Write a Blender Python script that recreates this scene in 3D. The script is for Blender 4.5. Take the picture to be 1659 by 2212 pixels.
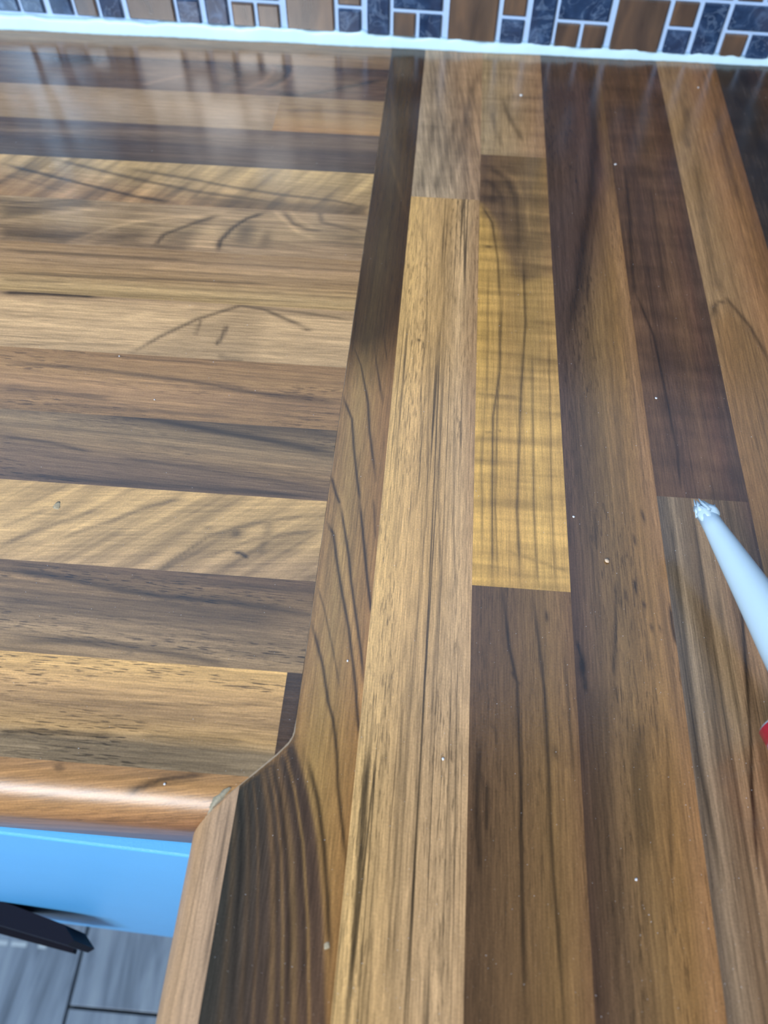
import bpy, bmesh, math, random
import numpy as np
from mathutils import Vector, Matrix

for o in list(bpy.data.objects):
    bpy.data.objects.remove(o)
sc = bpy.context.scene
COL = sc.collection

# ------------------------------------------------------------------ camera
W, H, F = 1659.0, 2212.0, 1753.66
CAM = np.array([0.0169, -0.6763, 0.3339])
CR = np.array([0.9969103, 0.07820174, 0.0073711])
CU = np.array([-0.06892739, 0.82594203, 0.5595255])
CF = np.array([-0.03766776, 0.5583048, -0.82878036])
cd = bpy.data.cameras.new('camera')
cam = bpy.data.objects.new('camera', cd)
COL.objects.link(cam)
cam.matrix_world = Matrix(((CR[0], CU[0], -CF[0], CAM[0]), (CR[1], CU[1], -CF[1], CAM[1]),
                           (CR[2], CU[2], -CF[2], CAM[2]), (0, 0, 0, 1)))
cd.sensor_fit = 'VERTICAL'
cd.sensor_height = 36.0
cd.lens = F / H * 36.0
cd.clip_start = 0.01
cd.dof.use_dof = True
cd.dof.focus_distance = 0.40
cd.dof.aperture_fstop = 8.0
sc.camera = cam

# ------------------------------------------------------------------ light
world = bpy.data.worlds.new('room_light')
sc.world = world
world.use_nodes = True
bgn = world.node_tree.nodes['Background']
bgn.inputs[0].default_value = (0.84, 0.92, 1.0, 1)
bgn.inputs[1].default_value = 0.235


def area(name, loc, sx, sy, power, col):
    # daylight filling one pane of the window opposite, facing +y into the room
    l = bpy.data.lights.new(name, 'AREA')
    l.shape = 'RECTANGLE'
    l.size, l.size_y, l.energy, l.color = sx, sy, power, col
    o = bpy.data.objects.new(name, l)
    COL.objects.link(o)
    o.location = loc
    o.rotation_euler = (math.radians(90), 0, math.radians(0))
    return o


WY = -1.75                     # plane of the wall with the window
area('daylight_wide_pane', (-0.60, WY - 0.03, 1.15), 0.62, 0.84, 58, (0.96, 0.97, 1.0))
area('daylight_narrow_pane', (-1.235, WY - 0.03, 1.05), 0.065, 0.66, 34, (0.45, 0.70, 1.0))

sc.view_settings.view_transform = 'Standard'
sc.view_settings.look = 'None'
sc.view_settings.exposure = -0.07
sc.view_settings.gamma = 1.0
sc.view_settings.use_curve_mapping = False


# ------------------------------------------------------------------ helpers
def lin(c):
    return [((x / 255) / 12.92 if x / 255 <= 0.04045 else ((x / 255 + 0.055) / 1.055) ** 2.4) for x in c]


KILL = np.array([0.86, 1.00, 1.15])        # light reaching the worktop, per channel


def alb(c, k=1.0):          # c linear
    c = np.array(c) * k
    v = (c - np.minimum(np.array([0.014, 0.025, 0.040]), np.array([0.30, 0.34, 0.45]) * c)) / KILL        # a little of what the eye sees is sheen, not pigment
    return tuple(np.clip(v, 0.006, 0.95)) + (1,)


def hit(px, py, z=0.0):
    d = (px - W / 2) * CR - (py - H / 2) * CU + F * CF
    return CAM + d * ((z - CAM[2]) / d[2])


def tag(o, label=None, cat=None, group=None, kind=None):
    if label: o['label'] = label
    if cat: o['category'] = cat
    if group: o['group'] = group
    if kind: o['kind'] = kind
    return o


def empty(name, loc=(0, 0, 0)):
    o = bpy.data.objects.new(name, None)
    o.empty_display_size = 0.02
    COL.objects.link(o)
    o.location = loc
    return o


def mesh_obj(name, verts, faces, mat, parent=None, smooth=False):
    me = bpy.data.meshes.new(name)
    me.from_pydata([tuple(map(float, v)) for v in verts], [], faces)
    me.update()
    if mat: me.materials.append(mat)
    if smooth:
        for p in me.polygons: p.use_smooth = True
    o = bpy.data.objects.new(name, me)
    COL.objects.link(o)
    if parent: o.parent = parent
    return o


def bm_obj(name, bm, mat, parent=None, smooth=False):
    me = bpy.data.meshes.new(name)
    bmesh.ops.recalc_face_normals(bm, faces=bm.faces)
    bm.to_mesh(me); bm.free()
    if mat: me.materials.append(mat)
    if smooth:
        for p in me.polygons: p.use_smooth = True
    o = bpy.data.objects.new(name, me)
    COL.objects.link(o)
    if parent: o.parent = parent
    return o


def bm_box(bm, lo, hi, bevel=0.0):
    r = bmesh.ops.create_cube(bm, size=1.0)
    s = [hi[i] - lo[i] for i in range(3)]
    c = [(hi[i] + lo[i]) / 2 for i in range(3)]
    for v in r['verts']:
        v.co = Vector((c[0] + v.co.x * s[0], c[1] + v.co.y * s[1], c[2] + v.co.z * s[2]))
    if bevel:
        es = list({e for v in r['verts'] for e in v.link_edges})
        bmesh.ops.bevel(bm, geom=es, offset=bevel, segments=2, affect='EDGES', profile=0.6)


def prism(name, poly, z0, z1, mat, parent=None):
    n = len(poly)
    vs = [(x, y, z0) for x, y in poly] + [(x, y, z1) for x, y in poly]
    fs = [tuple(range(n - 1, -1, -1)), tuple(range(n, 2 * n))]
    fs += [(i, (i + 1) % n, n + (i + 1) % n, n + i) for i in range(n)]
    bm = bmesh.new()
    bv = [bm.verts.new(v) for v in vs]
    for f in fs: bm.faces.new([bv[i] for i in f])
    return bm_obj(name, bm, mat, parent)


class NT:
    def __init__(self, name):
        self.m = bpy.data.materials.new(name)
        self.m.use_nodes = True
        self.t = self.m.node_tree
        self.t.nodes.clear()
        self.out = self.t.nodes.new('ShaderNodeOutputMaterial')
        self.b = self.t.nodes.new('ShaderNodeBsdfPrincipled')
        self.t.links.new(self.b.outputs[0], self.out.inputs[0])

    def put(self, sock, v):
        if isinstance(v, bpy.types.NodeSocket): self.t.links.new(v, sock)
        else: sock.default_value = v

    def math(self, op, a, b=0.0, c=None, clamp=False):
        n = self.t.nodes.new('ShaderNodeMath'); n.operation = op; n.use_clamp = clamp
        self.put(n.inputs[0], a); self.put(n.inputs[1], b)
        if c is not None: self.put(n.inputs[2], c)
        return n.outputs[0]

    def comb(self, x, y, z):
        n = self.t.nodes.new('ShaderNodeCombineXYZ')
        self.put(n.inputs[0], x); self.put(n.inputs[1], y); self.put(n.inputs[2], z)
        return n.outputs[0]

    def noise(self, vec, scale=1.0, detail=2.0, rough=0.5, dist=0.0):
        n = self.t.nodes.new('ShaderNodeTexNoise')
        self.put(n.inputs['Vector'], vec)
        n.inputs['Scale'].default_value = scale
        n.inputs['Detail'].default_value = detail
        n.inputs['Roughness'].default_value = rough
        n.inputs['Distortion'].default_value = dist
        return n.outputs[0]

    def attr(self, name):
        n = self.t.nodes.new('ShaderNodeAttribute'); n.attribute_name = name
        s = self.t.nodes.new('ShaderNodeSeparateXYZ')
        self.t.links.new(n.outputs['Vector'], s.inputs[0])
        return s.outputs

    def obj(self):
        n = self.t.nodes.new('ShaderNodeTexCoord'); return n.outputs['Object']

    def maprange(self, v, a, b, c=0.0, d=1.0, smooth=True):
        n = self.t.nodes.new('ShaderNodeMapRange'); n.clamp = True
        if smooth: n.interpolation_type = 'SMOOTHSTEP'
        self.put(n.inputs[0], v)
        for i, x in zip((1, 2, 3, 4), (a, b, c, d)): n.inputs[i].default_value = x
        return n.outputs[0]

    def ramp(self, fac, stops, interp='LINEAR'):
        n = self.t.nodes.new('ShaderNodeValToRGB')
        n.color_ramp.interpolation = interp
        e = n.color_ramp.elements
        while len(e) > 1: e.remove(e[-1])
        e[0].position, e[0].color = stops[0]
        for p, c in stops[1:]:
            q = e.new(p); q.color = c
        self.put(n.inputs[0], fac)
        return n.outputs[0]

    def mix(self, f, a, b, mode='MIX'):
        n = self.t.nodes.new('ShaderNodeMix'); n.data_type = 'RGBA'; n.blend_type = mode
        n.clamp_result = False
        self.put(n.inputs[0], f); self.put(n.inputs[6], a); self.put(n.inputs[7], b)
        return n.outputs[2]

    def scale(self, col, f):
        n = self.t.nodes.new('ShaderNodeVectorMath'); n.operation = 'SCALE'
        self.put(n.inputs[0], col); self.put(n.inputs['Scale'], f)
        return n.outputs[0]

    def bump(self, h, strength, dist):
        n = self.t.nodes.new('ShaderNodeBump')
        n.inputs['Strength'].default_value = strength
        n.inputs['Distance'].default_value = dist
        self.put(n.inputs['Height'], h)
        self.t.links.new(n.outputs[0], self.b.inputs['Normal'])


def plain(name, col, rough=0.5, var=0.06, scale=60.0, bump=0.0, bscale=400.0, metal=0.0, spec=0.5):
    n = NT(name)
    o = n.obj()
    f = n.noise(o, scale, 3.0, 0.6)
    n.put(n.b.inputs['Base Color'], n.scale(n.mix(0.0, tuple(col[:3]) + (1,), (1, 1, 1, 1)),
                                           n.math('MULTIPLY_ADD', n.math('SUBTRACT', f, 0.5), 2 * var, 1.0)))
    n.b.inputs['Roughness'].default_value = rough
    n.b.inputs['Metallic'].default_value = metal
    n.b.inputs['Specular IOR Level'].default_value = spec
    if bump: n.bump(n.noise(o, bscale, 2.0), bump, 0.0006)
    return n.m


SW = 0.046      # stave width


def wood(name, A, B=None, wobble=0.35, streak=0.55, fibre=0.45, pore=0.0, line=0.5, lf=150.0,
         curl=0.0, cf=90.0, cskew=0.0, k=1.03, ulen=3.5, to=None, toB=None, rough=0.17):
    """Printed walnut laminate: colour bands across the stave, streaks, fibres, growth lines, pores, curl."""
    def fit(stops, mean):
        ls = [(p, np.array(lin(c))) for p, c in stops]
        if mean is None: return ls
        xs = np.linspace(0, 1, 33)
        av = np.array([np.interp(xs, [p for p, _ in ls], [c[i] for _, c in ls]).mean() for i in range(3)])
        return [(p, c * np.array(lin(mean)) / av) for p, c in ls]
    A = fit(A, to)
    if B: B = fit(B, toB)
    n = NT(name)
    u, g, s = n.attr('grain')
    dk, mx, lt = n.attr('figure')

    def P(us, gs, off):
        return n.comb(n.math('MULTIPLY', u, us), n.math('MULTIPLY', g, gs), n.math('ADD', s, off))
    lo = n.noise(P(4.0, 30.0, 0.0), 1, 2.0, 0.5)
    t = n.math('MULTIPLY_ADD', n.math('SUBTRACT', lo, 0.5), wobble, n.math('DIVIDE', g, SW))
    ra = n.ramp(t, [(p, alb(c, k)) for p, c in A])
    base = ra
    if B:
        base = n.mix(mx, ra, n.ramp(t, [(p, alb(c, k)) for p, c in B]))
    f = n.math('MULTIPLY_ADD', n.math('SUBTRACT', n.noise(P(ulen * 2.2, 420.0, 11.3), 1, 5.0, 0.66), 0.5), 2.7 * streak, 1.0)
    fi = n.math('MULTIPLY_ADD', n.math('SUBTRACT', n.noise(P(70.0, 1700.0, 23.1), 1, 3.0, 0.65), 0.5), 3.2 * fibre, 1.0)
    f = n.math('MULTIPLY', f, fi)
    if curl:
        cu = n.noise(n.comb(n.math('MULTIPLY_ADD', u, cf, n.math('MULTIPLY', g, cskew)),
                            n.math('MULTIPLY', g, 16.0), n.math('ADD', s, 59.7)), 1, 2.5, 0.55)
        f = n.math('MULTIPLY', f, n.math('MULTIPLY_ADD', n.math('SUBTRACT', cu, 0.5), 3.6 * curl, 1.0))
    sp = n.noise(n.comb(u, g, s), 1100.0, 3.0, 0.7)
    f = n.math('MULTIPLY', f, n.math('MULTIPLY_ADD', n.math('SUBTRACT', sp, 0.5), 0.8, 1.0))
    ln = n.noise(P(1.6, lf, 31.9), 1, 0.6, 0.4)
    ln = n.maprange(n.math('ABSOLUTE', n.math('SUBTRACT', ln, 0.5)), 0.0, 0.026, 1.0, 0.0)
    lm = n.maprange(n.noise(P(9.0, 60.0, 37.0), 1, 2.0), 0.38, 0.62)
    ln = n.math('MULTIPLY', ln, n.math('MULTIPLY', lm, line * 0.55))
    f = n.math('MULTIPLY', f, n.math('SUBTRACT', 1.0, ln))
    if pore:
        po = n.maprange(n.noise(P(130.0, 1700.0, 47.0), 1, 1.0, 0.4), 0.57, 0.67)
        pm = n.maprange(n.noise(P(9.0, 70.0, 53.0), 1, 2.0), 0.42, 0.60)
        f = n.math('MULTIPLY', f, n.math('SUBTRACT', 1.0, n.math('MULTIPLY', n.math('MULTIPLY', po, pm), pore)))
    f = n.math('MULTIPLY', f, n.math('SUBTRACT', 1.0, n.math('MULTIPLY', dk, 1.0)))
    f = n.math('MULTIPLY', f, n.math('MULTIPLY_ADD', lt, 0.85, 1.0))
    n.put(n.b.inputs['Base Color'], n.scale(base, f))
    n.put(n.b.inputs['Roughness'], n.math('MULTIPLY_ADD', n.noise(n.comb(u, g, s), 25.0, 2.0), 0.06, rough))
    n.b.inputs['IOR'].default_value = 1.55
    peel = n.noise(n.comb(u, g, s), 900.0, 2.0)
    n.bump(n.math('ADD', peel, n.math('MULTIPLY', fi, 0.35)), 0.10, 0.0004)
    return n.m


# ------------------------------------------------------------------ figure strokes drawn into the grain
def dist_poly(X, Y, pts):
    best = np.full(X.shape, 9.0)
    tt = np.zeros(X.shape)
    n = len(pts) - 1
    for i in range(n):
        ax, ay = pts[i]; bx, by = pts[i + 1]
        dx, dy = bx - ax, by - ay
        q = np.clip(((X - ax) * dx + (Y - ay) * dy) / (dx * dx + dy * dy + 1e-12), 0, 1)
        d = np.hypot(X - ax - q * dx, Y - ay - q * dy)
        m = d < best
        best = np.where(m, d, best); tt = np.where(m, (i + q) / n, tt)
    return best, tt


def inside(X, Y, poly, soft):
    ins = np.zeros(X.shape, bool)
    n = len(poly)
    for i in range(n):
        x1, y1 = poly[i]; x2, y2 = poly[(i + 1) % n]
        c = ((y1 > Y) != (y2 > Y)) & (X < (x2 - x1) * (Y - y1) / ((y2 - y1) if y2 != y1 else 1e-12) + x1)
        ins ^= c
    d, _ = dist_poly(X, Y, list(poly) + [poly[0]])
    sd = np.where(ins, d, -d)
    return np.clip(0.5 + sd / (2 * soft), 0, 1)


def wpts(pts):
    return [tuple(hit(*p)[:2]) for p in pts]


def figure(X, Y, fig):
    dk = np.zeros(X.shape); mx = np.zeros(X.shape); lt = np.zeros(X.shape)
    for kind, pts, wd, st in fig:
        p = wpts(pts)
        if kind in ('d', 'l'):
            d, q = dist_poly(X, Y, p)
            v = st * np.exp(-(d / (wd * 0.001)) ** 2) * np.clip(np.minimum(q, 1 - q) * 7 + 0.25, 0, 1)
            if kind == 'd': dk = np.maximum(dk, v)
            else: lt = np.maximum(lt, v)
        elif kind in ('D', 'L', 'M'):
            v = st * inside(X, Y, p, wd * 0.001)
            if kind == 'D': dk = np.maximum(dk, v)
            elif kind == 'L': lt = np.maximum(lt, v)
            else: mx = np.maximum(mx, v)
        elif kind == 'u':                    # opens the darker ramp again along a streak
            d, q = dist_poly(X, Y, p)
            mx = mx * (1 - st * np.exp(-(d / (wd * 0.001)) ** 2))
        elif kind == 'spot':
            c = p[0]
            a = wd if isinstance(wd, tuple) else (wd, wd)
            v = st * np.exp(-((X - c[0]) / (a[0] * 0.001)) ** 2 - ((Y - c[1]) / (a[1] * 0.001)) ** 2)
            dk = np.maximum(dk, v)
    return np.stack([np.clip(dk * 1.3, 0, .85), mx, lt], -1)


THICK = 0.004
SEED = [1.0]


def stave(name, nu, nv, pos, uvf, mat, parent, fig=(), warp=None, label=None, bottom=None):
    """pos(a,b)->(x,y,z) over the unit square; uvf -> (u,v) in metres. Top grid, skirt and underside."""
    a = np.linspace(0, 1, nu + 1); b = np.linspace(0, 1, nv + 1)
    A, B = np.meshgrid(a, b, indexing='ij')
    X, Y, Z = pos(A, B)
    U, V = uvf(A, B, X, Y)
    G = V + (warp(U, V) if warp else 0)
    SEED[0] += 3.77
    vs = np.stack([X, Y, Z], -1).reshape(-1, 3)
    fg = figure(X, Y, fig).reshape(-1, 3)
    gr = np.stack([U, G, np.full(U.shape, SEED[0])], -1).reshape(-1, 3)
    idx = np.arange((nu + 1) * (nv + 1)).reshape(nu + 1, nv + 1)
    q = np.stack([idx[:-1, :-1], idx[1:, :-1], idx[1:, 1:], idx[:-1, 1:]], -1).reshape(-1, 4).tolist()
    loop = list(idx[:, 0]) + list(idx[-1, 1:]) + list(idx[-2::-1, -1]) + list(idx[0, -2:0:-1])
    n0 = len(vs)
    if bottom is None:
        low = vs[loop].copy(); low[:, 2] = -THICK
    else:
        low = bottom(vs[loop])
    vs = np.vstack([vs, low, vs[loop]]); gr = np.vstack([gr, gr[loop], gr[loop]]); fg = np.vstack([fg, fg[loop], fg[loop]])
    m = len(loop)
    for i in range(m):
        j = (i + 1) % m
        q.append([n0 + m + j, n0 + m + i, n0 + i, n0 + j])
    q.append([n0 + i for i in range(m)][::-1])
    me = bpy.data.meshes.new(name)
    me.from_pydata(vs.tolist(), [], q)
    me.update()
    at = me.attributes.new('grain', 'FLOAT_VECTOR', 'POINT'); at.data.foreach_set('vector', gr.astype(np.float32).ravel())
    at = me.attributes.new('figure', 'FLOAT_VECTOR', 'POINT'); at.data.foreach_set('vector', fg.astype(np.float32).ravel())
    if me.polygons[0].normal.z < 0:
        me.flip_normals()
    sm = np.zeros(len(me.polygons), bool); sm[:nu * nv] = True
    me.polygons.foreach_set('use_smooth', sm)
    me.materials.append(mat)
    o = bpy.data.objects.new(name, me)
    COL.objects.link(o)
    o.parent = parent
    if label: o['label'] = label
    return o


# ------------------------------------------------------------------ joint between the two worktops
XJ = -0.0270
JOINT = [(0.012, XJ), (-0.5640, XJ), (-0.5672, -0.0273), (-0.5702, -0.0286), (-0.5754, -0.0328),
         (-0.5897, -0.0466), (-0.6100, -0.0664)]          # (y, x) down the seam
_jy = np.array([p[0] for p in JOINT][::-1]); _jx = np.array([p[1] for p in JOINT][::-1])


def xj(y):
    return np.interp(y, _jy, _jx)


GAP = 0.00016             # hairline between the two worktops


def xl(y):
    return xj(y) - GAP


YE = -0.5985 - 0.0065     # front face of the left worktop
XE = -0.0640              # front face of the right worktop
RB = 0.0165                # radius of the post-formed top edge
TW = 0.038                # worktop thickness
XL, XR, YN = -0.95, 0.545, -0.98

floor_z = -0.90

# ------------------------------------------------------------------ structure: floor, walls
m_grout_floor = plain('floor_grout', lin((72, 82, 88)), 0.8)


def floor_tile_mat():
    n = NT('wood_effect_floor_tile')
    o = n.obj()
    i = n.t.nodes.new('ShaderNodeObjectInfo')
    s = n.t.nodes.new('ShaderNodeSeparateXYZ'); n.t.links.new(o, s.inputs[0])
    v = n.comb(n.math('MULTIPLY', s.outputs[0], 40.0), n.math('MULTIPLY', s.outputs[1], 5.0),
               n.math('MULTIPLY', i.outputs['Random'], 40.0))
    f = n.noise(v, 1.0, 4.0, 0.6, 0.6)
    c = n.ramp(f, [(0.25, tuple(lin((86, 100, 114))) + (1,)), (0.5, tuple(lin((134, 150, 166))) + (1,)),
                   (0.75, tuple(lin((162, 178, 190))) + (1,))])
    n.put(n.b.inputs['Base Color'], c)
    n.b.inputs['Roughness'].default_value = 0.4
    return n.m


m_ftile = floor_tile_mat()
fl = mesh_obj('floor', [(-1.8, -1.9, floor_z - 0.012), (1.2, -1.9, floor_z - 0.012), (1.2, 0.1, floor_z - 0.012),
                        (-1.8, 0.1, floor_z - 0.012)], [(0, 1, 2, 3)], m_grout_floor)
tag(fl, 'grey wood-effect tiled floor below the worktops', None, None, 'structure')
GX = -0.387
for ci in range(-7, 8):
    x0 = GX + ci * 0.20
    off = (ci % 2) * 0.29
    for ri in range(-3, 4):
        y1 = -0.6505 + off + ri * 0.60 if ci % 2 else -0.6505 + ri * 0.60
        lo = (x0 + 0.002, max(y1 - 0.60 + 0.002, -1.9), floor_z - 0.012)
        hi = (x0 + 0.198, min(y1 - 0.002, 0.1), floor_z)
        if hi[1] - lo[1] < 0.01 or lo[0] < -1.8 or hi[0] > 1.2: continue
        bm = bmesh.new(); bm_box(bm, lo, hi, 0.001)
        bm_obj('floor_tile', bm, m_ftile, fl)

m_grout = plain('pale_grout', lin((176, 205, 240)), 0.7, 0.08, 300, 0.3, 900)
m_paint = plain('white_wall_paint', (0.72, 0.75, 0.78), 0.7, 0.03, 20)
WALLY = 0.0052
bm = bmesh.new(); bm_box(bm, (-1.8, WALLY, floor_z), (1.2, 0.10, 1.5))
wb = bm_obj('wall_back', bm, m_grout)
tag(wb, 'mosaic tiled back wall with pale blue grout behind the worktops', None, None, 'structure')

# wall with the window, behind the camera
bm = bmesh.new()
wx0, wx1, wz0, wz1 = -1.32, -0.26, 0.70, 1.60
for lo, hi in [((-1.8, WY - 0.10, floor_z), (1.2, WY, wz0)), ((-1.8, WY - 0.10, wz1), (1.2, WY, 1.7)),
               ((-1.8, WY - 0.10, wz0), (wx0, WY, wz1)), ((wx1, WY - 0.10, wz0), (1.2, WY, wz1))]:
    bm_box(bm, lo, hi)
wf = bm_obj('wall_front', bm, m_paint)
tag(wf, 'white painted wall with a window, opposite the worktops', None, None, 'structure')
m_frame = plain('white_window_frame', (0.75, 0.78, 0.8), 0.35)
wn = empty('window_1', (0, 0, 0)); tag(wn, 'white framed window opposite the worktops', None, None, 'structure')
for lo, hi in [((wx0, WY - 0.06, wz0), (wx1, WY - 0.01, wz0 + 0.04)), ((wx0, WY - 0.06, wz1 - 0.04), (wx1, WY - 0.01, wz1)),
               ((wx0, WY - 0.06, wz0 + 0.04), (wx0 + 0.03, WY - 0.01, wz1 - 0.04)),
               ((wx1 - 0.03, WY - 0.06, wz0 + 0.04), (wx1, WY - 0.01, wz1 - 0.04)),
               ((-1.18, WY - 0.06, wz0 + 0.04), (-0.92, WY - 0.01, wz1 - 0.04))]:
    bm = bmesh.new(); bm_box(bm, lo, hi, 0.004); bm_obj('window_frame', bm, m_frame, wn)


# ------------------------------------------------------------------ mosaic tiles of the back wall
def marble():
    n = NT('dark_blue_marble_tile')
    o = n.obj()
    i = n.t.nodes.new('ShaderNodeObjectInfo')
    g = n.t.nodes.new('ShaderNodeNewGeometry')
    v = n.t.nodes.new('ShaderNodeVectorMath'); v.operation = 'ADD'
    n.t.links.new(g.outputs['Position'], v.inputs[0])
    n.put(v.inputs[1], n.comb(n.math('MULTIPLY', i.outputs['Random'], 5.0), 0.0, 0.0))
    p = v.outputs[0]
    cloud = n.noise(p, 70.0, 4.0, 0.6, 0.8)
    vein = n.noise(p, 42.0, 3.0, 0.55, 1.6)
    vein = n.maprange(n.math('ABSOLUTE', n.math('SUBTRACT', vein, 0.5)), 0.0, 0.022, 1.0, 0.0)
    c = n.ramp(cloud, [(0.3, tuple(lin((24, 42, 72))) + (1,)), (0.55, tuple(lin((44, 66, 98))) + (1,)),
                       (0.8, tuple(lin((96, 122, 158))) + (1,))])
    c = n.mix(n.math('MULTIPLY', vein, 0.22), c, tuple(lin((150, 175, 205))) + (1,))
    n.put(n.b.inputs['Base Color'], c)
    n.b.inputs['Roughness'].default_value = 0.12
    n.b.inputs['IOR'].default_value = 1.6
    return n.m


def browntile():
    n = NT('brown_glazed_tile')
    i = n.t.nodes.new('ShaderNodeObjectInfo')
    g = n.t.nodes.new('ShaderNodeNewGeometry')
    v = n.t.nodes.new('ShaderNodeVectorMath'); v.operation = 'MULTIPLY_ADD'
    n.t.links.new(g.outputs['Position'], v.inputs[0])
    v.inputs[1].default_value = (60, 10, 14)
    n.put(v.inputs[2], n.comb(n.math('MULTIPLY', i.outputs['Random'], 90.0), 0.0, 0.0))
    f = n.noise(v.outputs[0], 1.0, 3.0, 0.5, 0.3)
    c = n.ramp(f, [(0.3, tuple(lin((62, 52, 48))) + (1,)), (0.5, tuple(lin((86, 70, 60))) + (1,)),
                   (0.72, tuple(lin((112, 88, 70))) + (1,))])
    n.put(n.b.inputs['Base Color'], c)
    n.b.inputs['Roughness'].default_value = 0.22
    n.b.inputs['IOR'].default_value = 2.1
    return n.m


m_marble, m_brown = marble(), browntile()
TILT = -0.0175          # the tile courses run slightly downhill to the right


def tile_verts(x0, x1, z0, z1):
    b = 0.0011
    y0, y1 = WALLY + 0.002, WALLY - 0.0032
    def zz(x, z): return z + TILT * x
    base = [(x0, y0, z0), (x1, y0, z0), (x1, y0, z1), (x0, y0, z1)]
    mid = [(x0, y1 + b, z0), (x1, y1 + b, z0), (x1, y1 + b, z1), (x0, y1 + b, z1)]
    top = [(x0 + b, y1, z0 + b), (x1 - b, y1, z0 + b), (x1 - b, y1, z1 - b), (x0 + b, y1, z1 - b)]
    vs = [(x, y, zz(x, z)) for x, y, z in base + mid + top]
    fs = [(8, 9, 10, 11)]
    for r in (0, 4):
        for i in range(4):
            j = (i + 1) % 4
            fs.append((r + i, r + j, r + 4 + j, r + 4 + i))
    return vs, fs


Z0, PZ, ST = 0.0075, 0.0416, 0.0175     # first course, course pitch, small tile
# (kind, x0, x1): B big brown, C column of two small, T tall, D wide over two small
COLS = [('B', -.3690, -.3300), ('C', -.3268, -.3090), ('T', -.3032, -.2858), ('D', -.2826, -.2448),
        ('B', -.2398, -.2022), ('C', -.1990, -.1816), ('T', -.1765, -.1588), ('D', -.1552, -.1176),
        ('B', -.1116, -.0739), ('C', -.0703, -.0526), ('T', -.0474, -.0300), ('D', -.0268, .0112),
        ('B', .0168, .0545), ('C', .0583, .0760), ('T', .0808, .0988), ('D', .1016, .1402),
        ('B', .1454, .1835), ('C', .1874, .2056), ('T', .2098, .2282), ('D', .2322, .2706)]
BOT = {3: 'bm', 7: 'bb', 11: 'bm', 15: 'bb', 19: 'bm'}
per = 0.1289
for k in range(1, 4):
    for c in COLS[:4]: COLS = COLS + [(c[0], c[1] - per * k, c[2] - per * k)]
for k in range(1, 3):
    for c in list(COLS[16:20]): COLS = COLS + [(c[0], c[1] + per * k - 0.0005, c[2] + per * k - 0.0005)]
rnd = random.Random(4)
stuffm, stuffb = ([], []), ([], [])


def add_tile(x0, x1, z0, z1, mat, single):
    vs, fs = tile_verts(x0, x1, z0, z1)
    if single:
        mesh_obj('wall_tile', vs, fs, mat, wb)
    else:
        S = stuffm if mat is m_marble else stuffb
        n = len(S[0]); S[0].extend(vs); S[1].extend([tuple(n + i for i in f) for f in fs])


for tier in range(9):
    sh = 0 if tier == 0 else (0.0455 + (tier - 1) * 2 * 0.0208) % per
    for ci, (kd, x0, x1) in enumerate(COLS):
        x0 += sh; x1 += sh
        z0 = Z0 + tier * PZ; z1 = z0 + PZ - 0.0033; zm = z0 + ST
        single = tier < 2 and -0.42 < x0 < 0.32
        if kd == 'B': add_tile(x0, x1, z0, z1, m_marble if ci == 0 else m_brown, single)
        elif kd == 'T': add_tile(x0, x1, z0, z1, m_marble, single)
        elif kd == 'C':
            a, b = (m_marble, m_brown) if tier % 2 == 0 else (m_brown, m_marble)
            add_tile(x0, x1, z0, zm, a, single); add_tile(x0, x1, zm + 0.0033, z1, b, single)
        else:
            xm = (x0 + x1) / 2
            pat = BOT.get(ci, rnd.choice(['bm', 'bb', 'mb'])) if tier == 0 else rnd.choice(['bm', 'bb', 'mb'])
            for q, (p0, p1) in enumerate(((x0, xm - 0.00165), (xm + 0.00165, x1))):
                add_tile(p0, p1, z0, zm, m_brown if pat[q] == 'b' else m_marble, single)
            add_tile(x0, x1, zm + 0.0033, z1, m_marble, single)
for nm, S, mt in (('marble_wall_tiles', stuffm, m_marble), ('brown_wall_tiles', stuffb, m_brown)):
    o = mesh_obj(nm, S[0], S[1], mt, wb); o['kind'] = 'stuff'

# ------------------------------------------------------------------ sealant bead along the wall
m_caulk = plain('white_sealant', (0.56, 0.80, 0.92), 0.35, 0.04, 120, 0.25, 500)
vs, fs = [], []
rnd = random.Random(9)
NX = 420
prof = 6
for i in range(NX + 1):
    x = -0.80 + 1.40 * i / NX
    w1 = 0.0007 * math.sin(x * 90) + 0.0005 * math.sin(x * 233 + 1) + rnd.uniform(-.0004, .0004)
    top = max(0.0080 - 0.0115 * (x + 0.05), 0.0048) + w1 if x > -0.05 else 0.0095 + w1
    top = min(top, 0.0105)
    foot = -0.0006 + 0.0004 * math.sin(x * 61 + 2) + rnd.uniform(-.00025, .00025)
    vs.append((x, WALLY + 0.001, 0.0)); vs.append((x, foot, 0.0))
    for j in range(1, prof):
        a = j / prof
        y = foot + (WALLY - 0.0035 - foot) * a
        z = top * (a ** 1.1) * (1.0) + 0.0009 * math.sin(math.pi * a)
        vs.append((x, y, z))
    vs.append((x, WALLY - 0.0034, top)); vs.append((x, WALLY + 0.001, top + 0.0008))
R = prof + 3
for i in range(NX):
    for j in range(R):
        a, b = i * R + j, i * R + (j + 1) % R
        fs.append((a, b, b + R, a + R))
fs.append(tuple(range(R))[::-1]); fs.append(tuple(NX * R + j for j in range(R)))
bm = bmesh.new(); bv = [bm.verts.new(v) for v in vs]
for f in fs: bm.faces.new([bv[i] for i in f])
o = bm_obj('sealant_bead', bm, m_caulk, None, True)
tag(o, 'white silicone sealant bead running along the foot of the tiled wall', 'sealant')

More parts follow.
